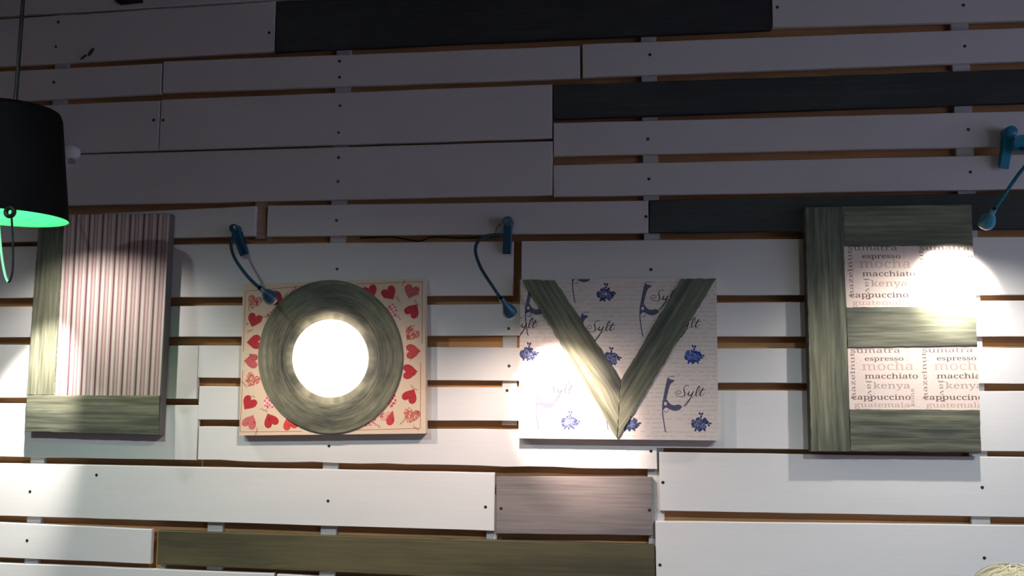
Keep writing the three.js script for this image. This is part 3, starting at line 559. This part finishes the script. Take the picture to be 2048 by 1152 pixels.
{
  const crown = at(2062, 1141, 0.46), px = crown.x, cy = crown.y, pz = 0.46;           // top of the hair
  const person = thing('person', 'seated person with light blond hair in the lower right corner below the planks', 'person');
  const H = cy - 0.135, S = H - 0.225;                                                // head centre, shoulder height
  const hip = 0.53, knee = 0.50;
  const head = (x, y, z) => {
    let d = ell3(x, y, z, px, H + 0.02, pz - 0.008, 0.074, 0.098, 0.092);
    d = smin(d, ell3(x, y, z, px, H - 0.045, pz + 0.03, 0.052, 0.068, 0.06), 0.03);
    d = smin(d, cap(x, y, z, [px, H - 0.005, pz + 0.088, 0.008], [px, H - 0.035, pz + 0.103, 0.012]), 0.015);
    for (const s of [-1, 1]) {
      d = smin(d, ell3(x, y, z, px + s * 0.077, H - 0.012, pz - 0.005, 0.010, 0.030, 0.018), 0.008);
      d = Math.max(d, 0.006 - Math.hypot(x - px - s * 0.031, y - H - 0.004, z - pz - 0.094) + 0.004);
      d = Math.min(d, Math.hypot(x - px - s * 0.031, y - H - 0.004, z - pz - 0.076) - 0.0115);
    }
    d = smin(d, cap(x, y, z, [px - 0.02, H - 0.068, pz + 0.083, 0.006], [px + 0.02, H - 0.068, pz + 0.083, 0.006]), 0.008);
    return smin(d, cap(x, y, z, [px, H - 0.06, pz - 0.015, 0.052], [px, S + 0.01, pz - 0.03, 0.056]), 0.03);
  };
  const torso = (x, y, z) => { let d = cap(x, y, z, [px - 0.12, S - 0.05, pz - 0.04, 0.07], [px + 0.12, S - 0.05, pz - 0.04, 0.07]); d = smin(d, cap(x, y, z, [px, S - 0.1, pz - 0.03, 0.12], [px, hip + 0.08, pz - 0.02, 0.115]), 0.1); return smin(d, cap(x, y, z, [px - 0.08, hip, pz - 0.02, 0.105], [px + 0.08, hip, pz - 0.02, 0.105]), 0.08); };
  const arm = (x, y, z) => { let d = 9; for (const s of [-1, 1]) { d = Math.min(d, smin(cap(x, y, z, [px + s * 0.18, S - 0.05, pz - 0.035, 0.052], [px + s * 0.235, S - 0.32, pz - 0.01, 0.04]), cap(x, y, z, [px + s * 0.235, S - 0.32, pz - 0.01, 0.04], [px + s * 0.15, hip + 0.115, pz + 0.2, 0.027]), 0.03)); } return d; };
  const leg = (x, y, z) => { let d = 9; for (const s of [-1, 1]) { d = Math.min(d, smin(cap(x, y, z, [px + s * 0.09, hip, pz, 0.088], [px + s * 0.11, knee + 0.02, pz + 0.42, 0.06]), cap(x, y, z, [px + s * 0.11, knee + 0.02, pz + 0.42, 0.058], [px + s * 0.11, 0.10, pz + 0.42, 0.038]), 0.04)); d = smin(d, cap(x, y, z, [px + s * 0.11, 0.045, pz + 0.40, 0.042], [px + s * 0.125, 0.035, pz + 0.56, 0.032]), 0.03); } return d; };
  const hand = (x, y, z) => {
    let d = 9;
    for (const s of [-1, 1]) {
      const wx = px + s * 0.15, wy = hip + 0.112, wz = pz + 0.2;
      let h = smin(cap(x, y, z, [wx, wy, wz, 0.026], [wx - s * 0.008, wy - 0.004, wz + 0.03, 0.022]), ell3(x, y, z, wx - s * 0.012, wy - 0.006, wz + 0.062, 0.040, 0.016, 0.045), 0.02);
      for (let f = 0; f < 4; f++) { const bx = wx - s * (0.012 + (1.5 - f) * -0.019), L = [0.062, 0.074, 0.07, 0.055][f], b = [bx, wy - 0.004, wz + 0.095, 0.0088], m = [bx - s * (f - 1.5) * -0.004, wy - 0.004, wz + 0.095 + L * 0.55, 0.008], e = [bx - s * (f - 1.5) * -0.006, wy - 0.022, wz + 0.095 + L, 0.007]; h = smin(h, Math.min(cap(x, y, z, b, m), cap(x, y, z, m, e)), 0.008); }
      h = smin(h, Math.min(cap(x, y, z, [wx - s * 0.035, wy - 0.005, wz + 0.04, 0.012], [wx - s * 0.06, wy - 0.012, wz + 0.075, 0.0095]), cap(x, y, z, [wx - s * 0.06, wy - 0.012, wz + 0.075, 0.0095], [wx - s * 0.062, wy - 0.02, wz + 0.105, 0.008])), 0.01);
      d = Math.min(d, h);
    }
    return d;
  };
  const body = (x, y, z) => Math.min(smin(smin(torso(x, y, z), arm(x, y, z), 0.04), leg(x, y, z), 0.06), y > S - 0.06 ? head(x, y, z) : 9);
  const skin = std({ color: new THREE.Color('#c99a7e'), roughness: 0.6 });
  const bodyMesh = mesh('body', [field(V3(px - 0.65, -0.02, pz - 0.35), 1.32, 110, (x, y, z) => smin(body(x, y, z), Math.max(head(x, y, z), y - S - 0.03), 0.03)), field(V3(px - 0.14, S - 0.03, pz - 0.15), 0.38, 110, (x, y, z) => Math.max(head(x, y, z), S - 0.02 - y)),
    field(V3(px - 0.24, hip - 0.02, pz + 0.15), 0.48, 130, hand)], skin, person);
  mesh('sweater', field(V3(px - 0.4, hip - 0.12, pz - 0.35), 0.86, 90, (x, y, z) => Math.max(smin(torso(x, y, z), arm(x, y, z), 0.05) - 0.012, hip - 0.03 - y, z - pz - 0.185 + (y < hip + 0.2 ? 0 : 0), (Math.hypot(x - px, z - pz + 0.03) < 0.075 ? y - S - 0.015 : -1))), std({ color: new THREE.Color('#59636f'), roughness: 0.9 }), person);
  mesh('trousers', field(V3(px - 0.5, 0.02, pz - 0.2), 0.95, 90, (x, y, z) => Math.max(smin(leg(x, y, z), Math.max(torso(x, y, z), y - hip - 0.06), 0.05) - 0.009, 0.11 - y)), std({ color: new THREE.Color('#2b3140'), roughness: 0.9 }), person);
  for (const s of [-1, 1]) {
    const e = mesh(s < 0 ? 'eye' : 'eye_001', new THREE.SphereGeometry(0.0118, 20, 14).translate(px + s * 0.031, H + 0.004, pz + 0.0745), std({ color: new THREE.Color('#e9e4dc'), roughness: 0.3 }), person);
    mesh('iris', new THREE.SphereGeometry(0.0056, 16, 10).scale(1, 1, 0.35).translate(px + s * 0.0305, H + 0.003, pz + 0.0850), std({ color: new THREE.Color('#3b4a52'), roughness: 0.2 }), e);
    mesh(s < 0 ? 'eyebrow' : 'eyebrow_001', tube([V3(px + s * 0.016, H + 0.027, pz + 0.091), V3(px + s * 0.032, H + 0.032, pz + 0.086), V3(px + s * 0.048, H + 0.025, pz + 0.072)], 0.0026, 16, 8), std({ color: new THREE.Color('#a48d5c'), roughness: 0.9 }), person);
  }
  // hair: a full cap over the skull and curved locks that run from the parting
  const hairMat = std({ color: new THREE.Color('#e6d9b6'), roughness: 0.5 }), hairDark = std({ color: new THREE.Color('#d3c493'), roughness: 0.6 });
  const hairCap = field(V3(px - 0.17, H - 0.17, pz - 0.18), 0.34, 80, (x, y, z) => { const d = Math.max(ell3(x, y, z, px, H + 0.012, pz - 0.016, 0.089, 0.118, 0.104), -ell3(x, y, z, px, H - 0.05, pz + 0.09, 0.064, 0.105, 0.08)); return Math.max(d, H - 0.10 - y); });
  const hair = mesh('hair', hairCap, hairDark, person, 'light blond hair');
  const locks = [];
  for (let i = 0; i < 1100; i++) {
    const a0 = rr(0, Math.PI * 2), part = V3(px + rr(-0.006, 0.006), 0, pz + rr(-0.04, 0.03)), pts = [], lift = rr(-0.001, 0.002), sweep = rr(0.35, 0.5);
    const s0 = Math.pow(rnd(), 0.7) * 1.1, s1 = s0 + rr(0.6, 1.1);
    for (let k = 0; k <= 7; k++) {
      const el = s0 + (s1 - s0) * k / 7, a = a0 + sweep * el;
      if (Math.sin(a) > 0.45 && el > 1.15 + 0.2 * Math.abs(Math.cos(a))) break;
      const f = Math.sin(Math.min(el, 1.7)), yy = Math.cos(el);
      pts.push(V3(px + (part.x - px) * (1 - f) + Math.cos(a) * f * (0.091 + lift), H + 0.012 + yy * (0.119 + lift) - 0.001, pz - 0.016 + (part.z - pz) * (1 - f) + Math.sin(a) * f * (0.106 + lift)));
    }
    if (pts.length > 3) locks.push(tube(pts, rr(0.0006, 0.0013), 14, 5));
  }
  const lk = mesh('locks', locks, hairMat, hair); lk.userData.kind = 'stuff';
  const bench = thing('bench', 'plain wooden bench with the seated person below the plank wall', 'bench');
  mesh('seat', box(px - 0.9, px + 0.6, 0.36, 0.405, 0.1, 0.62), M.floor, bench);
  for (const [x, z] of [[px - 0.8, 0.15], [px + 0.5, 0.15], [px - 0.8, 0.55], [px + 0.5, 0.55]]) mesh('leg', box(x - 0.03, x + 0.03, 0, 0.36, z - 0.03, z + 0.03), M.floor, bench);
  numberParts(bench);
}

renderer.render(scene, camera);
